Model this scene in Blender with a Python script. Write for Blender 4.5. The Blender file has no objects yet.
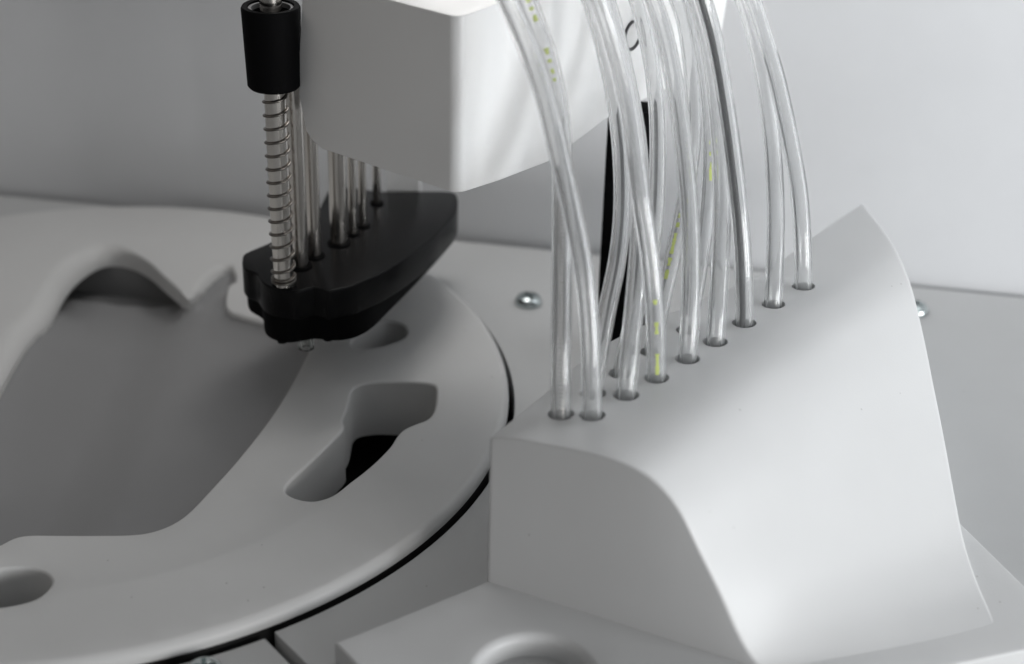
import bpy, bmesh, math, random
from mathutils import Vector, Matrix
from mathutils.geometry import delaunay_2d_cdt
random.seed(7)
sc = bpy.context.scene
COL = sc.collection
S = 0.01                      # everything below is written in centimetres

# ------------------------------------------------------------------ camera, light, exposure
cam_d = bpy.data.cameras.new('camera'); cam = bpy.data.objects.new('camera', cam_d); COL.objects.link(cam)
PITCH, ROLL = math.radians(28.3), math.radians(1.6)
_f = Vector((0, math.cos(PITCH), -math.sin(PITCH))); _u0 = Vector((0, math.sin(PITCH), math.cos(PITCH))); _r0 = Vector((1, 0, 0))
_r = math.cos(ROLL)*_r0 + math.sin(ROLL)*_u0; _u = -math.sin(ROLL)*_r0 + math.cos(ROLL)*_u0
CAM = Vector((9.962, -31.310, 18.774))
cam.matrix_world = Matrix(((_r.x, _u.x, -_f.x, CAM.x*S), (_r.y, _u.y, -_f.y, CAM.y*S), (_r.z, _u.z, -_f.z, CAM.z*S), (0, 0, 0, 1)))
cam_d.sensor_width = 36.0; cam_d.lens = 1600/1024*36.0
cam_d.clip_start = 0.01; cam_d.clip_end = 50
cam_d.dof.use_dof = True; cam_d.dof.focus_distance = 0.325; cam_d.dof.aperture_fstop = 11.5
sc.camera = cam

world = bpy.data.worlds.new('World'); sc.world = world; world.use_nodes = True
wnt = world.node_tree; bg = wnt.nodes['Background']; bg.inputs['Strength'].default_value = 0.11
# the room: pale and bright above and to the right, dim to the left and behind the camera
_tc = wnt.nodes.new('ShaderNodeTexCoord'); _dot = wnt.nodes.new('ShaderNodeVectorMath'); _dot.operation = 'DOT_PRODUCT'
_dot.inputs[1].default_value = Vector((0.74, -0.30, 0.60)).normalized()
_mr = wnt.nodes.new('ShaderNodeMapRange'); _mr.interpolation_type = 'SMOOTHSTEP'; _mr.inputs['From Min'].default_value = -0.35; _mr.inputs['From Max'].default_value = 0.85
_mx = wnt.nodes.new('ShaderNodeMix'); _mx.data_type = 'RGBA'; _mx.inputs['A'].default_value = (0.10, 0.090, 0.080, 1); _mx.inputs['B'].default_value = (1.9, 1.95, 2.0, 1)
wnt.links.new(_tc.outputs['Generated'], _dot.inputs[0]); wnt.links.new(_dot.outputs['Value'], _mr.inputs['Value'])
wnt.links.new(_mr.outputs['Result'], _mx.inputs['Factor']); wnt.links.new(_mx.outputs['Result'], bg.inputs['Color'])

def area(name, loc, target, size, power, color):
    d = bpy.data.lights.new(name, 'AREA'); d.shape = 'RECTANGLE'; d.size = size[0]*S; d.size_y = size[1]*S; d.energy = power; d.color = color
    o = bpy.data.objects.new(name, d); COL.objects.link(o); o.location = Vector(loc)*S
    o.rotation_euler = (Vector(target)-Vector(loc)).to_track_quat('-Z', 'Y').to_euler()
    return o
area('window_light', (60, -30, 6.5), (12, 0, 3.5), (22, 16), 2.05, (0.95, 0.977, 1.0))       # big soft window, low on the right
area('front_light', (46, -50, 10), (6, 0, 2), (20, 16), 0.92, (1.0, 0.98, 0.96))          # key added beside the camera, right, to light lip and rim
area('side_light', (24, 2, 17), (8, 2, 1), (10, 10), 0.068, (0.955, 0.98, 1.0))            # added fill, high, right rear
area('top_light', (4, 6, 22), (7, 2, 0), (9, 9), 0.050, (1.0, 0.98, 0.955))                # extra fill lamp over the deck behind the head
area('rear_light', (9, 8, 15), (8, 2, 0), (5, 5), 0.072, (1.0, 0.98, 0.96))  # added to brighten the deck and wall behind the head
area('left_fill', (-25, -10, 25), (5, 0, 2), (20, 20), 0.095, (1.0, 0.94, 0.88))          # weak added fill, from the left front

sc.view_settings.view_transform = 'Standard'; sc.view_settings.look = 'None'
sc.view_settings.exposure = 0; sc.view_settings.gamma = 1
sc.render.engine = 'CYCLES'
cy = sc.cycles
cy.max_bounces = 20; cy.transmission_bounces = 16; cy.diffuse_bounces = 5; cy.glossy_bounces = 6; cy.transparent_max_bounces = 16
cy.caustics_refractive = True; cy.caustics_reflective = False; cy.blur_glossy = 0.3
cy.sample_clamp_indirect = 0
cy.use_denoising = True

# ------------------------------------------------------------------ traced outlines (cm, carousel centre = origin)
OPENING = [(-0.768,-5.937),(-0.377,-6.371),(-0.055,-6.354),(0.167,-6.134),(0.363,-5.877),(0.642,-5.757),(1.223,-5.734),(1.905,-5.713),(2.585,-5.679),(2.957,-5.583),(3.298,-5.326),(3.569,-4.884),(3.853,-4.013),(4.146,-3.069),(4.452,-1.922),(4.721,-0.772),(4.935,0.468),(5.065,1.432),(5.167,2.331),(5.046,2.916),(4.77,3.168),(4.313,3.274),(3.798,3.428),(3.206,3.729),(2.924,3.928),(2.756,4.33),(2.671,5.219),(2.806,5.416),(2.771,5.787),(2.543,6.307),(2.348,6.059),(2.164,5.471),(1.965,4.999),(1.789,4.517),(1.385,5.085),(0.93,5.693),(0.39,6.417),(-0.106,6.882),(-0.614,7.128),(-1.061,6.986),(-1.386,6.356),(-1.573,5.434),(-1.605,3.883),(-1.801,2.871),(-1.836,1.613),(-1.815,0.399),(-1.781,-1.068),(-1.675,-2.655),(-1.498,-3.981),(-1.25,-4.921)]
SLOT = [(6.344,-0.29),(6.351,0.045),(6.47,0.299),(6.838,0.438),(7.461,0.447),(8.053,0.386),(8.231,0.287),(8.286,0.045),(8.292,-0.554),(8.246,-0.946),(8.129,-1.208),(7.864,-1.424),(7.655,-1.635),(7.537,-1.9),(7.411,-2.368),(7.089,-3.087),(6.711,-3.726),(6.394,-4.237),(6.049,-4.436),(5.734,-4.366),(5.474,-4.17),(5.405,-3.94),(5.483,-3.65),(5.95,-2.581),(6.282,-1.793),(6.349,-1.491),(6.285,-1.207),(6.338,-0.753)]
OVAL_REAR = [(6.108,2.295),(6.156,2.542),(6.328,2.878),(6.595,3.17),(6.875,3.359),(7.178,3.276),(7.363,3.067),(7.421,2.762),(7.364,2.539),(7.176,2.339),(6.832,2.13),(6.48,2.038),(6.246,2.074)]
OVAL_FRONT = [(-0.135,-7.709),(-0.002,-7.314),(0.333,-7.001),(0.682,-6.902),(1.005,-6.906),(1.286,-7.029),(1.488,-7.285),(1.493,-7.576),(1.353,-7.865),(1.022,-8.057),(0.633,-8.161),(0.265,-8.149),(-0.006,-7.985)]
PLATE_TOP = [(3.831,1.184),(3.819,1.429),(3.921,1.622),(4.317,2.121),(4.758,2.881),(5.173,4.013),(5.252,4.547),(5.327,5.277),(5.513,5.438),(6.027,5.419),(6.59,5.256),(7.424,5.314),(8.15,5.366),(8.447,5.276),(8.544,4.865),(8.546,4.332),(8.473,3.892),(8.261,3.199),(8.022,2.526),(7.544,1.546),(7.075,0.758),(6.547,0.124),(6.309,-0.077),(6.127,-0.174),(5.935,-0.285),(5.774,-0.168),(5.606,-0.107),(5.473,-0.172),(5.28,-0.312),(5.023,-0.299),(4.72,-0.19),(4.498,0.011),(4.356,0.262),(4.267,0.462),(4.152,0.573),(3.991,0.681),(3.875,0.914)]
PLATE_LOW = [(3.778,1.9),(3.842,1.457),(3.955,1.17),(4.154,0.965),(4.306,0.759),(4.372,0.41),(4.446,0.136),(4.61,-0.088),(4.824,-0.212),(5.055,-0.239),(5.367,-0.126),(5.564,-0.033),(5.818,-0.072),(6.081,-0.084),(6.334,-0.001),(6.547,0.162),(6.808,0.554),(7.108,1.36),(7.478,2.355),(7.833,3.364),(8.201,4.489),(8.379,5.359),(8.444,6.075),(8.329,6.431),(7.632,6.66),(6.57,6.588),(5.672,6.435),(5.478,5.431),(4.931,3.862),(4.17,2.691),(3.826,2.206)]
RODS = [(4.937,0.002,0.225),(5.169,0.919,0.2),(5.44,1.455,0.15),(5.907,2.181,0.2),(6.179,2.695,0.1),(6.369,3.158,0.1),(6.58,4.523,0.1)]
BLOCK_NEAR = [(9.676,-7.174,3.671),(10.014,-7.333,3.74),(10.331,-7.482,3.781),(10.853,-7.727,3.83),(11.366,-7.968,3.877),(11.789,-8.167,3.876),(12.212,-8.365,3.796),(12.555,-8.527,3.609),(12.911,-8.694,3.222),(13.293,-8.874,2.508),(13.681,-9.056,1.785),(13.983,-9.197,1.146),(14.18,-9.29,0.787),(14.31,-9.351,0.62)]
BLOCK_FAR = [(18.204,3.79,3.625),(18.307,2.179,3.787),(18.388,0.893,3.841),(18.444,0.015,3.753),(18.49,-0.713,3.588),(18.534,-1.417,3.285),(18.574,-2.035,2.977),(18.62,-2.771,2.563),(18.697,-3.986,1.88),(18.762,-5.004,1.246),(18.809,-5.755,0.825),(18.844,-6.305,0.635),(18.889,-7.016,0.467),(18.971,-8.308,0.47)]
RIDGE = [(9.758,-6.792,3.625),(10.705,-5.275,3.625),(11.978,-3.225,3.625),(14.524,-0.843,3.625),(15.387,-0.065,3.625),(16.715,1.826,3.625),(18.204,3.79,3.625)]
TUBES = {'t1':([(10.89,-6.513,2.845),(10.89,-6.513,3.745),(10.854,-6.272,4.75),(10.832,-5.794,5.714),(10.815,-5.162,6.603),(10.795,-4.57,7.324),(10.757,-3.972,8.054),(10.664,-3.548,8.703),(10.438,-3.262,9.474),(10.065,-3.142,10.394),(9.558,-3.238,11.488),(9.031,-3.606,12.513)],0.2),'t2':([(11.449,-6.587,2.845),(11.449,-6.587,3.745),(11.392,-6.449,4.662),(11.322,-6.192,5.534),(11.16,-5.855,6.548),(10.933,-5.556,7.466),(10.693,-5.25,8.331),(10.477,-4.976,9.089),(10.192,-4.801,9.871),(9.737,-4.77,10.869),(9.218,-4.93,11.917),(8.688,-5.331,12.891)],0.215),'t3':([(12.1,-5.844,2.845),(12.1,-5.844,3.745),(12.144,-5.491,4.564),(12.223,-4.899,5.299),(12.296,-4.181,5.984),(12.313,-3.442,6.681),(12.27,-2.731,7.408),(12.141,-2.242,8.07),(11.925,-1.79,8.869),(11.578,-1.412,9.922),(11.108,-1.361,11.045),(10.612,-1.637,12.113)],0.215),'t4':([(12.698,-5.184,2.845),(12.698,-5.184,3.745),(12.648,-5.099,4.577),(12.567,-4.982,5.352),(12.425,-4.801,6.283),(12.255,-4.632,7.1),(12.088,-4.344,8.009),(11.928,-4.09,8.805),(11.671,-3.941,9.68),(11.32,-3.91,10.658),(10.849,-4.097,11.747),(10.351,-4.512,12.753)],0.215),'t5':([(13.346,-4.417,2.845),(13.346,-4.417,3.745),(13.364,-4.168,4.528),(13.351,-3.76,5.395),(13.311,-3.258,6.214),(13.215,-2.742,7.029),(13.079,-2.233,7.85),(12.898,-1.779,8.693),(12.694,-1.518,9.398),(12.47,-1.442,9.957),(12.042,-1.403,11.082),(11.559,-1.702,12.154)],0.215),'t6':([(13.956,-3.702,2.845),(13.956,-3.702,3.745),(13.979,-3.355,4.561),(14.035,-2.719,5.345),(14.07,-1.948,6.082),(14.046,-1.15,6.828),(13.975,-0.455,7.526),(13.852,0.167,8.264),(13.692,0.494,8.831),(13.504,0.686,9.353),(13.045,0.861,10.523),(12.507,0.588,11.664)],0.215),'t7':([(14.621,-2.869,2.845),(14.621,-2.869,3.745),(14.558,-2.79,4.514),(14.456,-2.604,5.413),(14.327,-2.349,6.265),(14.164,-2.009,7.175),(14.012,-1.707,7.927),(13.814,-1.389,8.788),(13.643,-1.244,9.378),(13.45,-1.193,9.911),(13.035,-1.2,11.057),(12.517,-1.585,12.154)],0.205),'t8':([(15.318,-1.997,2.845),(15.318,-1.997,3.745),(15.325,-1.579,4.617),(15.361,-0.906,5.328),(15.358,-0.023,6.08),(15.315,0.827,6.757),(15.214,1.539,7.394),(15.072,2.067,7.973),(14.914,2.389,8.445),(14.746,2.56,8.831),(14.217,2.845,10.042),(13.628,2.607,11.241)],0.215),'t9':([(16.064,-1.127,2.845),(16.064,-1.127,3.745),(15.992,-0.981,4.581),(15.872,-0.632,5.562),(15.71,-0.32,6.324),(15.511,0.02,7.069),(15.296,0.374,7.806),(15.053,0.603,8.453),(14.858,0.751,8.952),(14.684,0.82,9.347),(14.151,0.867,10.553),(13.556,0.492,11.715)],0.205),'b1':([(11.495,-5.754,2.815),(11.495,-5.754,3.715),(11.601,-5.344,4.466),(11.739,-4.751,5.102),(11.909,-4.024,5.647),(12.003,-3.278,6.287),(11.994,-2.646,6.952),(11.924,-2.148,7.578),(11.767,-1.691,8.326),(11.545,-1.347,9.111),(11.283,-1.174,9.843),(10.813,-1.157,10.984),(10.284,-1.492,12.071)],0.2),'b2':([(12.05,-4.979,2.815),(12.05,-4.979,3.715),(12.244,-4.377,4.496),(12.506,-3.541,5.046),(12.676,-2.79,5.554),(12.764,-2.013,6.179),(12.788,-1.274,6.84),(12.767,-0.659,7.459),(12.652,-0.101,8.214),(12.488,0.207,8.845),(12.3,0.377,9.411),(11.855,0.479,10.589),(11.351,0.202,11.719)],0.2),'b3':([(12.695,-4.084,2.815),(12.695,-4.084,3.715),(12.879,-3.472,4.477),(13.094,-2.656,5.067),(13.331,-1.669,5.608),(13.537,-0.636,6.166),(13.651,0.226,6.714),(13.642,0.927,7.342),(13.553,1.505,8.025),(13.433,1.84,8.573),(13.262,1.932,8.975),(12.74,2.037,10.21),(12.149,1.701,11.404)],0.19),'b4':([(13.475,-3.135,2.815),(13.475,-3.135,3.715),(13.621,-2.656,4.417),(13.768,-1.981,5.099),(13.888,-1.283,5.675),(13.943,-0.677,6.195),(13.955,-0.01,6.814),(13.894,0.578,7.474),(13.755,1.055,8.18),(13.586,1.306,8.743),(13.487,1.469,9.119),(13.035,1.622,10.326),(12.485,1.314,11.5)],0.19)}

# ------------------------------------------------------------------ materials
def mat(name, base, rough=0.5, metal=0.0, spec=0.5, speck=0.0, bump=0.0, bump_scale=2500, mottle=0.0, trans=0.0, ior=1.45, speck_scale=420):
    m = bpy.data.materials.new(name); m.use_nodes = True
    nt = m.node_tree; p = nt.nodes['Principled BSDF']
    p.inputs['Roughness'].default_value = rough; p.inputs['Metallic'].default_value = metal
    p.inputs['Specular IOR Level'].default_value = spec; p.inputs['IOR'].default_value = ior
    p.inputs['Transmission Weight'].default_value = trans
    p.inputs['Base Color'].default_value = (*base, 1)
    tc = nt.nodes.new('ShaderNodeTexCoord')
    last = None
    if mottle:
        n = nt.nodes.new('ShaderNodeTexNoise'); n.inputs['Scale'].default_value = 60; n.inputs['Detail'].default_value = 4
        nt.links.new(tc.outputs['Object'], n.inputs['Vector'])
        r = nt.nodes.new('ShaderNodeValToRGB'); e = r.color_ramp.elements
        e[0].position = 0.3; e[1].position = 0.7
        e[0].color = (*[c*(1-mottle) for c in base], 1); e[1].color = (*[min(1, c*(1+mottle*0.5)) for c in base], 1)
        nt.links.new(n.outputs['Fac'], r.inputs['Fac']); last = r.outputs['Color']
    if speck:
        v = nt.nodes.new('ShaderNodeTexVoronoi'); v.inputs['Scale'].default_value = speck_scale
        nt.links.new(tc.outputs['Object'], v.inputs['Vector'])
        lt = nt.nodes.new('ShaderNodeMath'); lt.operation = 'LESS_THAN'; lt.inputs[1].default_value = 0.085
        nt.links.new(v.outputs['Distance'], lt.inputs[0])
        sep = nt.nodes.new('ShaderNodeSeparateColor'); nt.links.new(v.outputs['Color'], sep.inputs['Color'])
        pick = nt.nodes.new('ShaderNodeMath'); pick.operation = 'GREATER_THAN'; pick.inputs[1].default_value = 0.965
        nt.links.new(sep.outputs['Red'], pick.inputs[0])
        mu = nt.nodes.new('ShaderNodeMath'); mu.operation = 'MULTIPLY'
        nt.links.new(lt.outputs[0], mu.inputs[0]); nt.links.new(pick.outputs[0], mu.inputs[1])
        mu2 = nt.nodes.new('ShaderNodeMath'); mu2.operation = 'MULTIPLY'; mu2.inputs[1].default_value = speck
        nt.links.new(mu.outputs[0], mu2.inputs[0])
        mx = nt.nodes.new('ShaderNodeMix'); mx.data_type = 'RGBA'
        mx.inputs['A'].default_value = (*base, 1); mx.inputs['B'].default_value = (0.12, 0.11, 0.1, 1)
        if last: nt.links.new(last, mx.inputs['A'])
        nt.links.new(mu2.outputs[0], mx.inputs['Factor']); last = mx.outputs['Result']
    if last: nt.links.new(last, p.inputs['Base Color'])
    if mottle:
        n3 = nt.nodes.new('ShaderNodeTexNoise'); n3.inputs['Scale'].default_value = 35; n3.inputs['Detail'].default_value = 6
        nt.links.new(tc.outputs['Object'], n3.inputs['Vector'])
        m3 = nt.nodes.new('ShaderNodeMapRange'); m3.inputs['From Min'].default_value = 0.3; m3.inputs['From Max'].default_value = 0.7
        m3.inputs['To Min'].default_value = rough-0.07; m3.inputs['To Max'].default_value = rough+0.10
        nt.links.new(n3.outputs['Fac'], m3.inputs['Value']); nt.links.new(m3.outputs['Result'], p.inputs['Roughness'])
    if bump:
        n2 = nt.nodes.new('ShaderNodeTexNoise'); n2.inputs['Scale'].default_value = bump_scale; n2.inputs['Detail'].default_value = 2
        nt.links.new(tc.outputs['Object'], n2.inputs['Vector'])
        b = nt.nodes.new('ShaderNodeBump'); b.inputs['Strength'].default_value = bump; b.inputs['Distance'].default_value = 0.0002
        nt.links.new(n2.outputs['Fac'], b.inputs['Height']); nt.links.new(b.outputs['Normal'], p.inputs['Normal'])
    return m

M_WHITE = mat('white_moulded_plastic', (0.655, 0.66, 0.662), 0.42, speck=0.4, bump=0.10, mottle=0.015)
M_HEAD = mat('white_painted_housing', (0.84, 0.84, 0.835), 0.36, bump=0.05, mottle=0.01)
M_DISC = mat('pale_grey_plastic', (0.62, 0.62, 0.615), 0.42, speck=0.4, bump=0.10, mottle=0.02)
M_DECK = mat('light_grey_deck', (0.54, 0.545, 0.545), 0.45, speck=0.35, bump=0.08, mottle=0.02)
M_WALL = mat('white_wall_sheet', (0.72, 0.73, 0.745), 0.6, speck=0.3, mottle=0.02, speck_scale=160)
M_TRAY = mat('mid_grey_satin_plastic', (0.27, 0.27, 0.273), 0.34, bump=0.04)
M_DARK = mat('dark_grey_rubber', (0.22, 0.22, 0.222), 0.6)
M_GREY = mat('charcoal_plastic', (0.05, 0.05, 0.052), 0.5)
M_VOID = mat('black_cavity', (0.012, 0.012, 0.012), 0.8)  # near-black, puts the shade of gaps and cavities into the colour
M_BLACK = mat('black_anodised_plastic', (0.006, 0.006, 0.0065), 0.25, spec=0.13, bump=0.06, bump_scale=5000)
M_MATT = mat('black_matt_plastic', (0.004, 0.004, 0.0045), 0.65, spec=0.06)
M_STEEL = mat('stainless_steel', (0.64, 0.61, 0.575), 0.16, metal=1.0)
M_SPRING = mat('spring_wire_steel', (0.2, 0.185, 0.17), 0.3, metal=1.0)
M_ZINC = mat('zinc_plated_screw', (0.52, 0.57, 0.57), 0.22, metal=1.0)
M_PRINT = mat('yellow_green_ink', (0.60, 0.68, 0.22), 0.5)
M_FLUID = mat('dark_filament', (0.006, 0.006, 0.007), 0.4)
M_TIP = mat('clear_tip', (0.85, 0.87, 0.85), 0.08, trans=0.95, ior=1.42)

def tube_mat(name, haze):
    m = bpy.data.materials.new(name); m.use_nodes = True
    nt = m.node_tree; p = nt.nodes['Principled BSDF']
    p.inputs['Base Color'].default_value = (1, 1, 1, 1); p.inputs['Roughness'].default_value = 0.05
    p.inputs['IOR'].default_value = 1.42; p.inputs['Transmission Weight'].default_value = 1.0
    tr = nt.nodes.new('ShaderNodeBsdfTranslucent'); tr.inputs['Color'].default_value = (0.95, 0.97, 0.98, 1)
    df = nt.nodes.new('ShaderNodeBsdfDiffuse'); df.inputs['Color'].default_value = (0.93, 0.95, 0.96, 1)
    m1 = nt.nodes.new('ShaderNodeMixShader'); m1.inputs['Fac'].default_value = 0.45
    mx = nt.nodes.new('ShaderNodeMixShader'); mx.inputs['Fac'].default_value = haze
    out = nt.nodes['Material Output']
    nt.links.new(tr.outputs[0], m1.inputs[1]); nt.links.new(df.outputs[0], m1.inputs[2])
    nt.links.new(p.outputs[0], mx.inputs[1]); nt.links.new(m1.outputs[0], mx.inputs[2]); nt.links.new(mx.outputs[0], out.inputs['Surface'])
    return m
M_TUBE = tube_mat('clear_flexible_tubing', 0.25); M_BORE = tube_mat('clear_tubing_bore', 0.04)

# ------------------------------------------------------------------ object helpers
def props(o, label=None, cat=None, group=None, kind=None):
    if label: o['label'] = label
    if cat: o['category'] = cat
    if group: o['group'] = group
    if kind: o['kind'] = kind
    return o
def thing(name, loc, label, cat, group=None):
    o = bpy.data.objects.new(name, None); COL.objects.link(o); o.location = Vector(loc)*S
    o.empty_display_size = 0.01
    return props(o, label, cat, group)
def wloc(o):
    v = Vector((0, 0, 0))
    while o is not None: v = v + o.location; o = o.parent
    return v
def finish(me, smooth=35):
    if smooth:
        me.shade_smooth(); me.set_sharp_from_angle(angle=math.radians(smooth))
def obj(name, bm, m, parent=None, smooth=35, loc=None, recalc=True):
    """bm holds world coordinates in cm; link it as one mesh object"""
    if recalc: bmesh.ops.recalc_face_normals(bm, faces=bm.faces)
    base = wloc(parent) if parent else Vector(loc or (0, 0, 0))*S
    bmesh.ops.transform(bm, matrix=Matrix.Translation(-base) @ Matrix.Scale(S, 4), verts=bm.verts)
    me = bpy.data.meshes.new(name); bm.to_mesh(me); bm.free(); me.materials.append(m)
    finish(me, smooth)
    o = bpy.data.objects.new(name, me); COL.objects.link(o)
    if parent: o.parent = parent
    else: o.location = base
    return o
def bake(o, smooth=35):
    """apply the modifiers of o"""
    dg = bpy.context.evaluated_depsgraph_get(); dg.update()
    me = bpy.data.meshes.new_from_object(o.evaluated_get(dg))
    o.modifiers.clear(); old = o.data; o.data = me; bpy.data.meshes.remove(old)
    finish(me, smooth)
def bevel(o, w, seg=3, ang=40):
    b = o.modifiers.new('bevel', 'BEVEL'); b.width = w*S; b.segments = seg; b.limit_method = 'ANGLE'; b.angle_limit = math.radians(ang)
def boolean(o, cutters, op='DIFFERENCE', smooth=35):
    for c in cutters:
        b = o.modifiers.new('cut', 'BOOLEAN'); b.operation = op; b.solver = 'EXACT'; b.object = c
    bake(o, smooth)
    for c in cutters:
        d = c.data; bpy.data.objects.remove(c); bpy.data.meshes.remove(d)

def closed_spline(pts, step):
    n = len(pts); out = []
    for i in range(n):
        p0, p1, p2, p3 = [Vector(pts[(i+k-1) % n]) for k in range(4)]
        k = max(1, int(round((p2-p1).length/step)))
        for j in range(k):
            t = j/k
            out.append(0.5*((2*p1)+(p2-p0)*t+(2*p0-5*p1+4*p2-p3)*t*t+(3*p1-p0-3*p2+p3)*t**3))
    return out
def open_spline(pts, step):
    P = [Vector(p) for p in pts]; P = [2*P[0]-P[1]]+P+[2*P[-1]-P[-2]]; out = []
    for i in range(1, len(P)-2):
        p0, p1, p2, p3 = P[i-1:i+3]
        k = max(1, int(round((p2-p1).length/step)))
        for j in range(k):
            t = j/k
            out.append(0.5*((2*p1)+(p2-p0)*t+(2*p0-5*p1+4*p2-p3)*t*t+(3*p1-p0-3*p2+p3)*t**3))
    out.append(P[-2].copy())
    for _ in range(2):
        out = [out[0]]+[(out[i-1]+2*out[i]+out[i+1])/4 for i in range(1, len(out)-1)]+[out[-1]]
    return out
def area2(poly): return sum(poly[i].x*poly[(i+1) % len(poly)].y-poly[(i+1) % len(poly)].x*poly[i].y for i in range(len(poly)))/2
def ccw(poly):
    poly = [Vector((p[0], p[1])) for p in poly]
    return poly if area2(poly) > 0 else poly[::-1]
def out_normals(poly):
    n = len(poly); r = []
    for i in range(n):
        t = (poly[(i+1) % n]-poly[i-1]); r.append(Vector((t.y, -t.x)).normalized())
    return r
def inside(p, poly):
    c = False; n = len(poly); j = n-1
    for i in range(n):
        a, b = poly[i], poly[j]
        if (a.y > p.y) != (b.y > p.y) and p.x < (b.x-a.x)*(p.y-a.y)/(b.y-a.y)+a.x: c = not c
        j = i
    return c
def seg_dist(p, poly, closed=True):
    best = 1e9; n = len(poly)
    for i in range(n if closed else n-1):
        a, b = poly[i], poly[(i+1) % n]; d = b-a; t = max(0, min(1, (p-a).dot(d)/max(d.length_squared, 1e-12)))
        best = min(best, (p-a-d*t).length)
    return best

def sheet(outer, holes, zf, depth_outer, grid=0.4, extra=()):
    """A plate with rounded edges. outer: (poly, fillet); holes: [(poly, fillet, depth)] with fillet a number or f(i, normal).
    zf(x, y) is the height of the top face; returns a bmesh."""
    bm = bmesh.new()
    loops = [(ccw(outer[0]), outer[1], depth_outer, -1)]+[(ccw(h[0]), h[1], h[2], 1) for h in holes]
    cd_v, cd_e, polys = [], [], []
    K = 6
    for poly, fil, depth, sg in loops:
        N = out_normals(poly); n = len(poly)
        R = [fil(poly[i], N[i]) if callable(fil) else fil for i in range(n)]
        for _ in range(4): R = [(R[i-1]+2*R[i]+R[(i+1) % n])/4 for i in range(n)]
        for _ in range(60):                                   # where the outline is tightly curved, shrink the rounding so it cannot fold over
            off = [poly[i]+N[i]*sg*R[i]*1.02 for i in range(n)]
            bad = [i for i in range(n) if (off[(i+1) % n]-off[i]).dot(poly[(i+1) % n]-poly[i]) < 0.12*(poly[(i+1) % n]-poly[i]).length_squared]
            bad += [i for i in range(n) if min((off[i]-q).length for q in poly) < 0.93*R[i]]
            if not bad: break
            for i in set(bad):
                for k in range(-3, 4): R[(i+k) % n] *= 0.93
        rows = []
        for k in range(K+1):
            a = math.pi/2*k/K
            rows.append([bm.verts.new((*(poly[i]+N[i]*sg*R[i]*(1-math.sin(a))), zf(poly[i].x+N[i].x*sg*R[i], poly[i].y+N[i].y*sg*R[i])-R[i]*(1-math.cos(a)))) for i in range(n)])
        rows.append([bm.verts.new((poly[i].x, poly[i].y, -depth)) for i in range(n)])
        for a, b in zip(rows[:-1], rows[1:]):
            for i in range(n):
                bm.faces.new((a[i], a[(i+1) % n], b[(i+1) % n], b[i]))
        s = len(cd_v); polys.append([Vector((v.co.x, v.co.y)) for v in rows[0]])
        cd_v += rows[0]; cd_e += [(s+i, s+(i+1) % n) for i in range(n)]
    xs = [p.x for p in polys[0]]; ys = [p.y for p in polys[0]]
    free = [Vector(p) for p in extra]
    x = min(xs)
    while x < max(xs):
        y = min(ys)
        while y < max(ys):
            free.append(Vector((x+random.uniform(-.02, .02), y+random.uniform(-.02, .02)))); y += grid
        x += grid
    for p in free:
        if inside(p, polys[0]) and not any(inside(p, h) for h in polys[1:]) and all(seg_dist(p, q) > 0.12 for q in polys):
            cd_v.append(bm.verts.new((p.x, p.y, zf(p.x, p.y))))
    co = [Vector((v.co.x, v.co.y)) for v in cd_v]
    rv, re, rf, ov, oe, of = delaunay_2d_cdt(co, cd_e, [], 0, 1e-7)
    for f in rf:
        if any(not ov[i] for i in f): continue
        ids = [ov[i][0] for i in f]
        c = sum((co[i] for i in ids), Vector((0, 0)))/3
        if inside(c, polys[0]) and not any(inside(c, h) for h in polys[1:]):
            try: bm.faces.new([cd_v[i] for i in ids])
            except ValueError: pass
    return bm

def prism(poly, z0, z1, w=0):
    bm = bmesh.new(); poly = ccw(poly); n = len(poly)
    a = [bm.verts.new((p.x, p.y, z0)) for p in poly]; b = [bm.verts.new((p.x, p.y, z1)) for p in poly]
    for i in range(n): bm.faces.new((a[i], a[(i+1) % n], b[(i+1) % n], b[i]))
    bm.faces.new(a[::-1]); bm.faces.new(b)
    return bm
def lathe(prof, cx, cy, n=48, axis=None, z0=0, close=True):
    """prof: (radius, height) list swept round a vertical axis"""
    bm = bmesh.new(); rings = []
    for r, z in prof:
        rings.append([bm.verts.new((cx+r*math.cos(2*math.pi*i/n), cy+r*math.sin(2*math.pi*i/n), z0+z)) for i in range(n)] if r > 1e-6 else [bm.verts.new((cx, cy, z0+z))])
    for a, b in zip(rings[:-1], rings[1:]):
        for i in range(n):
            j = (i+1) % n
            if len(a) == 1: bm.faces.new((a[0], b[i], b[j]))
            elif len(b) == 1: bm.faces.new((a[i], a[j], b[0]))
            else: bm.faces.new((a[i], a[j], b[j], b[i]))
    return bm
def rod_bm(cx, cy, r, z0, z1, n=28): return lathe([(0, z0), (r, z0), (r, z1), (0, z1)], cx, cy, n)
def frames(path):
    T = []
    for i in range(len(path)):
        T.append((path[min(i+1, len(path)-1)]-path[max(i-1, 0)]).normalized())
    ref = (CAM-path[0]); N = []
    n = (ref-ref.dot(T[0])*T[0]).normalized()
    for t in T:
        n = (n-n.dot(t)*t).normalized(); N.append(n)
    return T, N, [t.cross(n) for t, n in zip(T, N)]
def sweep(bm, path, r, n=20, cap=True, flip=False):
    T, N, B = frames(path); rings = []
    for p, a, b in zip(path, N, B):
        rings.append([bm.verts.new(p+(a*math.cos(2*math.pi*i/n)+b*math.sin(2*math.pi*i/n))*r) for i in range(n)])
    for u, v in zip(rings[:-1], rings[1:]):
        for i in range(n):
            j = (i+1) % n
            f = (u[i], u[j], v[j], v[i]); bm.faces.new(f[::-1] if flip else f)
    if cap: bm.faces.new(rings[0][::-1]); bm.faces.new(rings[-1])
    return rings
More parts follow.
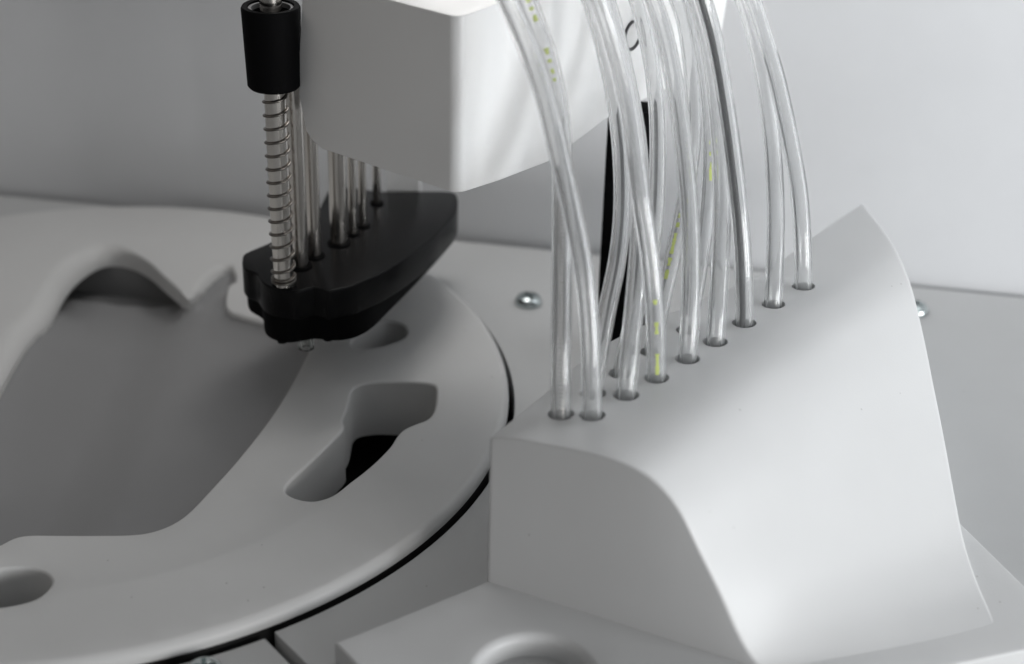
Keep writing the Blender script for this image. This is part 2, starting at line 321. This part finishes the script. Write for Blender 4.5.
def box_bm(lo, hi):
    bm = bmesh.new(); bmesh.ops.create_cube(bm, size=1)
    for v in bm.verts: v.co = Vector([(lo[k]+hi[k])/2+v.co[k]*(hi[k]-lo[k]) for k in range(3)])
    return bm
def circle(r, n=220, cx=0, cy=0): return [Vector((cx+r*math.cos(2*math.pi*i/n), cy+r*math.sin(2*math.pi*i/n))) for i in range(n)]

# ------------------------------------------------------------------ the setting: base below the deck, wall, deck panels
fl = obj('floor', box_bm((-40, -40, -3.4), (60, 30, -3.2)), M_VOID, loc=(0, 0, -3.3)); props(fl, kind='structure')

WA, WB = Vector((-4.98, 11.26)), Vector((23.42, 6.48)); wd = (WB-WA).normalized(); wn = Vector((-wd.y, wd.x))
w0, w1 = WA-wd*30, WB+wd*30
wall = obj('back_wall', prism([w0, w1, w1+wn*1.0, w0+wn*1.0], -3.1, 34), M_WALL, loc=(9, 9.5, -3.1), smooth=None)
props(wall, 'plain pale grey wall panel behind the carousel and the tubes', 'wall')

seam_shade = obj('seam_shade_strip', prism([w0-wn*0.235, w1-wn*0.235, w1-wn*0.003, w0-wn*0.003], -0.6, -0.14), M_VOID, wall, None)  # black strip added in the wall seam, stands in for its shade
d0, d1 = w0-wn*0.24, w1-wn*0.24
G0, G1 = Vector((5.52, -8.03)), Vector((6.40, -9.12)); gd = (G1-G0).normalized(); gn = Vector((-gd.y, gd.x))   # gn: to the right
if gn.x < 0: gn = -gn
RG = 10.07
def deck(poly, name, label, z=0.0):
    bm = prism(poly, z-0.9, z); o = obj(name, bm, M_DECK, loc=(poly[0].x, poly[0].y, z-0.9))
    cut = obj('cutter', rod_bm(0, 0, RG, -4, 4, 260), M_VOID)
    boolean(o, [cut]); bevel(o, 0.05, 3, 50); bake(o)
    return props(o, label, 'deck panel')
deck([G0-gd*6+gn*0.07, G1+gd*30+gn*0.07, Vector((60, -36)), d1, d0, Vector((-30, 5)), Vector((-3, -2))], 'deck_panel', 'large light grey deck panel under the white tube hood, reaching to the wall')
deck([G0-gd*6-gn*0.13, Vector((-3, -3)), Vector((-30, 4)), Vector((-30, -30)), G1+gd*30-gn*0.13], 'deck_panel', 'grey deck panel at the lower left below the carousel rim', -0.05)

# ------------------------------------------------------------------ carousel
car = thing('carousel', (0, 0, -1.6), 'round pale grey carousel cover with a cut out tray and slots', 'carousel')
ZT = 0.32
def zdisc(x, y):
    r = math.hypot(x, y)
    if r > 9.5: return ZT
    t = max(0, min(1, (7.86-r)/0.12)); t = t*t*(3-2*t)
    return -0.004*t-0.05*max(0, 7.8-r)+ZT
op = ccw(closed_spline(OPENING, 0.11))
def lipfil(p, n):
    return 0.07+(0.31+0.17*max(0, min(1, -p.x/0.5)))*max(0, min(1, 0.15+0.95*n.dot(Vector((-0.86, 0.50)))))
slot = ccw(closed_spline(SLOT, 0.10)); ovr = ccw(closed_spline(OVAL_REAR, 0.10)); ovf = ccw(closed_spline(OVAL_FRONT, 0.10))
extra = [Vector((r*math.cos(a*math.pi/150), r*math.sin(a*math.pi/150))) for r in (7.72, 7.80, 7.88, 9.2) for a in range(300)]
cv = sheet((circle(9.93, 260), 0.19), [(op, lipfil, 0.27), (slot, 0.07, 1.15), (ovr, 0.07, 1.15), (ovf, 0.07, 1.15)], zdisc, -0.03, 0.42, extra)
obj('cover', cv, M_DISC, car, 40)
under = lathe([(0, -2.4), (10.0, -2.4), (10.0, -2.3), (0, -2.3)], 0, 0, 96)
obj('underside', under, M_VOID, car)
obj('rim_gap_shade', lathe([(9.80, -1.6), (9.89, -1.6), (9.89, 0.028), (9.80, 0.028), (9.80, -1.6)], 0, 0, 200), M_VOID, car)  # black ring that paints the shade of the gap under the rim

# tray floor that dishes up to the lip, except where the dark recess opens at the back
R0, R1 = Vector((-1.76, 6.28)), Vector((1.17, 5.88))
rd = (R1-R0).normalized(); rn = Vector((-rd.y, rd.x))
def past(p): return (p-R0).dot(rn)
def in_recess(p): return past(p) > -0.12 and R0.x-0.9 < p.x < R1.x+0.75
edge_runs = []; run = []
for i in range(len(op)+1):
    p = op[i % len(op)]
    if in_recess(p):
        if len(run) > 1: edge_runs.append(run)
        run = []
    else: run.append(p)
if len(run) > 1: edge_runs.append(run)
def smooth01(t): t = max(0, min(1, t)); return t*t*(3-2*t)
tb = bmesh.new(); cell = 0.12; grid = {}
x0, x1 = min(p.x for p in op)-0.5, max(p.x for p in op)+0.5; y0, y1 = min(p.y for p in op)-0.5, max(p.y for p in op)+0.5
nx, ny = int((x1-x0)/cell), int((y1-y0)/cell)
for i in range(nx+1):
    for j in range(ny+1):
        p = Vector((x0+i*cell, y0+j*cell)); ins = inside(p, op)
        if not ins and seg_dist(p, op) > 0.4: continue
        k = past(p)
        if k > 0.13 and R0.x-0.9 < p.x < R1.x+0.7: continue
        d = min(seg_dist(p, r, False) for r in edge_runs) if ins else 0.0
        t = max(0, 1-d/1.0); z = -0.60+0.38*smooth01((p.x-0.4)/1.8)-0.25*smooth01((k+3.2)/3.2)*(1-smooth01((p.x-1.2)/1.0))+0.27*(1-math.sqrt(max(0, 1-t*t)))*(1-smooth01((k+1.8)/1.5)*(1-smooth01((p.x-1.2)/0.6)))-0.10*min(1, d/3.0)
        if k > 0 and R0.x-0.9 < p.x < R1.x+0.7: p = p-rn*k; z -= 0.0; z -= 0.10*(k/0.13)**2
        grid[i, j] = tb.verts.new((p.x, p.y, z))
for i in range(nx):
    for j in range(ny):
        k = [(i, j), (i+1, j), (i+1, j+1), (i, j+1)]
        if all(q in grid for q in k): tb.faces.new([grid[q] for q in k])
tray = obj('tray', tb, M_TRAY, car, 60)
# dark well behind the tray edge, under the lip
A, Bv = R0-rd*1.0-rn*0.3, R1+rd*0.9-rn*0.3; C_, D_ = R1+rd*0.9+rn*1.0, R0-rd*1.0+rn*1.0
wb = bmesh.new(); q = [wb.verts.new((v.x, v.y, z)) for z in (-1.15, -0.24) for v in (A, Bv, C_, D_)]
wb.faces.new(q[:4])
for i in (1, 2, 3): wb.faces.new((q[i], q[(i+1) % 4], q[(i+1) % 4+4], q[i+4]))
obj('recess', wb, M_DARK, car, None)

# ------------------------------------------------------------------ tube hood with its base
hood = thing('tube_hood', (13, -4, 0), 'white wedge shaped hood with two rows of holes holding clear tubes', 'tube hood')
def resample(pts, n):
    P = open_spline(pts, 0.08); L = [0]
    for a, b in zip(P[:-1], P[1:]): L.append(L[-1]+(b-a).length)
    out = []; k = 0
    for i in range(n+1):
        s = L[-1]*i/n
        while k < len(L)-2 and L[k+1] < s: k += 1
        t = (s-L[k])/max(1e-9, L[k+1]-L[k]); out.append(P[k].lerp(P[k+1], min(1, t)))
    return out
NU, NV = 72, 64
near = resample([(9.61, -7.15, 3.62)]+BLOCK_NEAR[1:]+[(14.42, -9.40, 0.50), (14.62, -9.49, 0.425)], NU); far = resample([p for p in BLOCK_FAR[:-2]]+[(18.889, -7.0, 0.50), (18.93, -7.7, 0.465), (18.97, -8.40, 0.42)], NU)
rg = resample(RIDGE, NV); off0 = near[0]-rg[0]; off1 = far[0]-rg[-1]
bm = bmesh.new(); G = []
for j in range(NV+1):
    v = j/NV; row = []
    want = rg[j]+off0*(1-v)+off1*v; want.z = near[0].z*(1-v)+far[0].z*v
    for i in range(NU+1):
        u = i/NU; p = near[i].lerp(far[i], v); q = near[0].lerp(far[0], v); w = max(0, 1-u/0.22); w = w*w*(3-2*w)
        row.append(bm.verts.new(p+(want-q)*w))
    G.append(row)
for j in range(NV):
    for i in range(NU): bm.faces.new((G[j][i], G[j][i+1], G[j+1][i+1], G[j+1][i]))
rim = [G[0][i] for i in range(NU+1)]+[G[j][NU] for j in range(1, NV+1)]+[G[NV][i] for i in range(NU-1, -1, -1)]+[G[j][0] for j in range(NV-1, 0, -1)]
low = [bm.verts.new((v.co.x, v.co.y, 0.006)) for v in rim]
for i in range(len(rim)):
    k = (i+1) % len(rim); bm.faces.new((rim[i], rim[k], low[k], low[i]))
bm.faces.new(low)
hb = obj('hood_shell', bm, M_WHITE, hood, 40)
bevel(hb, 0.07, 3, 48); bake(hb)
cut = []
for k, (path, r) in TUBES.items():
    cut.append(obj('cutter', rod_bm(path[1][0], path[1][1], 0.242, 2.2, 5.5, 36), M_VOID))
boolean(hb, cut, smooth=38)
cupc = Vector((10.52, -9.72))
bp = [Vector(p) for p in ((6.98, -9.03), (9.60, -7.15), (10.6, -5.6), (17.6, 1.0), (19.06, -4.84), (19.78, -6.80), (20.42, -8.33), (19.26, -8.72), (18.06, -9.12), (16.4, -9.7), (14.6, -12.0), (9.2, -12.0))]
def dense(poly, step=0.15):
    out = []
    for i in range(len(poly)):
        a, b = poly[i], poly[(i+1) % len(poly)]; k = max(1, int((b-a).length/step))
        out += [a.lerp(b, t/k) for t in range(k)]
    return out
bs = sheet((dense(bp), 0.06), [(circle(1.0, 80, cupc.x, cupc.y), 0.17, 1.4)], lambda x, y: 0.45, -0.004, 0.5)
obj('base', bs, M_WHITE, hood, 40)
obj('cup_floor', rod_bm(cupc.x, cupc.y, 1.1, -1.1, -1.0, 40), M_TRAY, hood)

# ------------------------------------------------------------------ sampling head
head = thing('sampling_head', (6.5, 0.5, 1.3), 'white angular sampling head with steel rods and a black needle plate', 'sampling head')
P0 = Vector((8.82, -2.56, 0)); a = math.radians(53.5)
uR = Vector((math.cos(a), math.sin(a), 0)); uL = Vector((-math.cos(a-math.radians(17)+math.radians(0)), math.sin(math.radians(36.5)), 0)); uL = Vector((-math.cos(math.radians(36.5)), math.sin(math.radians(36.5)), 0))
def slab(outline, u, wdir, w0, w1):
    bm = bmesh.new(); n = len(outline)
    A = [bm.verts.new(P0+u*s+wdir*w0+Vector((0, 0, z))) for s, z in outline]; B = [bm.verts.new(P0+u*s+wdir*w1+Vector((0, 0, z))) for s, z in outline]
    for i in range(n): bm.faces.new((A[i], A[(i+1) % n], B[(i+1) % n], B[i]))
    bm.faces.new(A[::-1]); bm.faces.new(B); return bm
hs = obj('housing', slab([(0, 6.32), (1.37, 6.17), (3.02, 6.06), (3.84, 6.18), (5.1, 6.40), (7.61, 6.44), (9.03, 6.60), (9.85, 6.83), (10.03, 7.96), (10.3, 9.93), (0, 9.85)], uR, uL, 0, 5), M_HEAD, head)
c2 = obj('cutter', slab([(0, 4), (3.63, 6.33), (3.88, 6.44), (4.03, 6.60), (4.11, 6.87), (4.2, 7.35), (4.16, 8.11), (4.01, 9.38), (3.9, 11.5), (0, 11.5)], uL, uR, -1, 12), M_VOID)
boolean(hs, [c2], 'INTERSECT')
c3 = obj('cutter', slab([(4.6, 4), (12, 4), (12, 12), (4.6, 12)], uR, uL, 1.3, 8), M_VOID)
boolean(hs, [c3])
rc = 0.24; plan = [(rc-rc*math.sin(t*math.pi/20), rc-rc*math.cos(t*math.pi/20)) for t in range(11)]+[(-0.0, 9), (14, 9), (14, 0)]
c4 = bmesh.new(); lo4 = [c4.verts.new(P0+uR*s+uL*w+Vector((0, 0, 4))) for s, w in plan]; hi4 = [c4.verts.new(v.co+Vector((0, 0, 9))) for v in lo4]
for i in range(len(lo4)): c4.faces.new((lo4[i], lo4[(i+1) % len(lo4)], hi4[(i+1) % len(lo4)], hi4[i]))
c4.faces.new(lo4[::-1]); c4.faces.new(hi4)
boolean(hs, [obj('cutter', c4, M_VOID)], 'INTERSECT'); bevel(hs, 0.07, 3, 42); bake(hs, 32)
gr = P0+uR*5.98+Vector((0, 0, 8.08)); nR = Vector((uR.y, -uR.x, 0))
tor = bmesh.new(); ring = [gr+nR*0.02+(uR*math.cos(t*math.pi/24)+Vector((0, 0, 1))*math.sin(t*math.pi/24))*0.31 for t in range(49)]
sweep(tor, ring, 0.035, 10, False)
obj('grommet', tor, M_GREY, head, 60)

def layered(poly, z0, z1, m, name, bev=0.05):
    o = obj(name, prism(closed_spline(poly, 0.12), z0, z1), m, head, 30); bevel(o, bev, 3, 50); bake(o, 30); return o
pt = layered(PLATE_TOP, 2.22, 2.95, M_BLACK, 'needle_plate', 0.04)
layered(PLATE_LOW, 1.6, 2.218, M_MATT, 'plate_foot', 0.05)
for i, (x, y, r) in enumerate(RODS):
    top = 10.2 if i == 0 else 7.6
    rr = rod_bm(x, y, r, 2.6, top, 32)
    ro = obj('spring_rod' if i == 0 else 'guide_rod', rr, M_STEEL, head, 40)
    if i == 0:
        sp = bmesh.new(); path = []; turns = 15.9
        for k in range(int(turns*28)+1):
            t = k/28; zz = 3.01+(0.075*t if t < 2 else 0.15+(t-2)*0.30); aa = 2*math.pi*t+1.0
            path.append(Vector((x+0.252*math.cos(aa), y+0.252*math.sin(aa), zz)))
        sweep(sp, path, 0.025, 8)
        obj('spring', sp, M_SPRING, ro, 60)
    else:
        obj('bushing', lathe([(r+0.005, 2.94), (r+0.07, 2.94), (r+0.07, 2.98), (r+0.005, 2.98)], x, y, 28), M_MATT, ro, 40)
x, y, _ = RODS[0]
obj('collar', lathe([(0.30, 7.52), (0.51, 7.50), (0.55, 7.55), (0.60, 9.15), (0.575, 9.20), (0.47, 9.20), (0.46, 9.10), (0.41, 9.10), (0.40, 8.6), (0.24, 8.6), (0.24, 7.52), (0.30, 7.52)], x, y, 56), M_MATT, head, 35)
obj('collar_ring', lathe([(0.40, 9.06), (0.455, 9.06), (0.455, 9.16), (0.40, 9.16), (0.40, 9.06)], x, y, 56), M_DARK, head, 35)
obj('bracket', box_bm((6.75, 5.4, 2.5), (7.55, 6.3, 6.6)), M_HEAD, head, None)
obj('needle_tip', lathe([(0.10, 1.27), (0.18, 1.27), (0.20, 1.72), (0.12, 1.72), (0.10, 1.27)], 5.34, 0.18, 24), M_TIP, head, 40)
for xx, yy in ((4.85, -0.05), (5.1, 0.08), (5.85, 0.12)):
    obj('plate_peg', rod_bm(xx, yy, 0.12, 1.54, 1.62, 18), M_BLACK, head)

# ------------------------------------------------------------------ black post behind the tubes
po = obj('support_post', box_bm((-0.6, -0.4, 0.003), (0.58, 0.4, 6.22)), M_MATT, loc=(0, 0, 0), smooth=None)
po.location = Vector((12.60, 2.90, 0))*S; po.rotation_euler = (0, 0, math.radians(-4)); bevel(po, 0.05, 2); bake(po)
props(po, 'upright matt black post standing on the deck behind the clear tubes', 'post')

# ------------------------------------------------------------------ screws
def screw(loc, rz, label):
    t = thing('screw', loc, label, 'screw', 'zinc screws in the grey deck'); x, y, z = loc
    h = lathe([(0, z-0.05), (0.33, z-0.05), (0.345, z+0.05), (0.33, z+0.14), (0.27, z+0.21), (0.14, z+0.25), (0, z+0.255)], x, y, 36)
    o = obj('screw_head', h, M_ZINC, t)
    cs = []
    for k in range(2):
        b = box_bm((-0.045, -0.22, 0.06), (0.045, 0.22, 0.4)) if k else box_bm((-0.22, -0.044, 0.06), (0.22, 0.044, 0.4))
        bmesh.ops.transform(b, matrix=Matrix.Translation((x, y, z)) @ Matrix.Rotation(rz, 4, 'Z'), verts=b.verts)
        cs.append(obj('cutter', b, M_VOID))
    boolean(o, cs); bevel(o, 0.012, 2, 45); bake(o)
    return t
screw((10.36, 5.12, 0.0), 0.5, 'shiny screw on the deck behind the carousel, left of the tubes')
screw((4.72, -9.44, -0.05), 0.2, 'screw in the lower left deck panel just below the carousel rim')
screw((20.28, 5.26, 0.0), 0.9, 'screw mostly hidden behind the right edge of the white hood')

# ------------------------------------------------------------------ tubes
INFO = {
 't1': 'clear tube with inner coil and yellow print, leftmost in the hood, rising straight',
 't2': 'clear tube from the nearest front hole, crossing over the coiled tube to its left',
 't3': 'clear tube in the front row, second from the near end of the hood',
 't4': 'clear tube with faint yellow green marks low down, third in the front row',
 't5': 'clear unmarked tube in the front row, fourth from the near end of the hood',
 't6': 'clear tube in the front row just left of the one with a dark filament',
 't7': 'clear tube with a dark filament running inside it',
 't8': 'clear tube just right of the dark filament tube, second last on the right',
 't9': 'clear tube in the rightmost hole, near the pointed end of the hood',
 'b1': 'clear tube in the back row leaning right in front of the black post',
 'b2': 'clear tube of the back row arching beside the right edge of the black post',
 'b3': 'leaning clear tube of the back row with bold yellow green dashes along it',
 'b4': 'farthest back row tube, a faint yellow line on it, right of the dashed one',
}
MARKS = {'t1': [(8.94, 9.02), (9.08, 9.2), (9.28, 9.38), (9.43, 9.57), (10.04, 10.18), (10.23, 10.32), (10.37, 10.53), (10.65, 10.96)], 't4': [(3.94, 4.38), (4.74, 5.01), (5.31, 5.42)], 'b1': [(9.58, 9.69), (9.73, 10.05)], 'b3': [(4.76, 4.9), (4.93, 5.04), (5.08, 5.33), (5.39, 5.46), (5.5, 5.57), (5.65, 5.74)], 'b4': [(5.97, 6.27), (6.35, 6.42), (6.53, 6.62)]}
for k, (pts, r0) in TUBES.items():
    r = 0.186 if k[0] == 't' else 0.172
    path = open_spline([p for p in pts], 0.16)
    base = pts[1]
    t = thing('tube', base, INFO[k], 'tube', 'clear tubes rising from the white hood')
    b = bmesh.new(); n = 24
    A = sweep(b, path, r, n, False); Bq = sweep(b, path, r*0.58, n, False, True)
    for e in (0, -1):
        for i in range(n):
            j = (i+1) % n; f = (A[e][i], A[e][j], Bq[e][j], Bq[e][i]); b.faces.new(f if e else f[::-1])
    n_out = (len(path)-1)*n
    to = obj('tube_wall', b, M_TUBE, t, 60, recalc=False)
    to.data.materials.append(M_BORE)
    for i in range(n_out, 2*n_out): to.data.polygons[i].material_index = 1
    if k in MARKS:
        T, N, Bn = frames(path); mb = bmesh.new()
        dz = -0.25 if k == 'b3' else 0.1
        for z0, z1 in MARKS[k]:
            fine = open_spline(pts, 0.03)
            ids = [i for i, p in enumerate(fine) if z0 <= p.z <= z1 and i > 12]
            if len(ids) < 2: continue
            prev = None
            for i in ids:
                p = fine[i]; tg = (fine[min(i+1, len(fine)-1)]-fine[i-1]).normalized(); v = CAM-p; v = (v-v.dot(tg)*tg).normalized(); w = tg.cross(v)
                hw = random.uniform(0.10, 0.26)
                cur = [mb.verts.new(p+(v*math.cos(q)+w*math.sin(q))*(r+0.004)) for q in (dz-hw, dz, dz+hw)]
                if prev:
                    for c in range(2): mb.faces.new((prev[c], prev[c+1], cur[c+1], cur[c]))
                prev = cur
        obj('printed_marking', mb, M_PRINT, t, 60, recalc=False)
    if k == 't7':
        T, N, Bn = frames(path); fb = bmesh.new()
        sweep(fb, [p+Bn_*0.033*(-1 if Bn_.x > 0 else 1) for p, Bn_ in zip(path, Bn)], 0.062, 14)
        obj('filament', fb, M_FLUID, t, 60)
    if k == 't1':
        T, N, Bn = frames(path); cb = bmesh.new(); cp = []
        fine = open_spline(pts, 0.012); Tf, Nf, Bf = frames(fine)
        for i, p in enumerate(fine):
            if 2.8 < p.z < 7.2: q = i*0.012*2*math.pi/0.075; cp.append(p+(Nf[i]*math.cos(q)+Bf[i]*math.sin(q))*0.06)
        sweep(cb, cp, 0.009, 5)
        obj('inner_coil', cb, M_STEEL, t, 60)
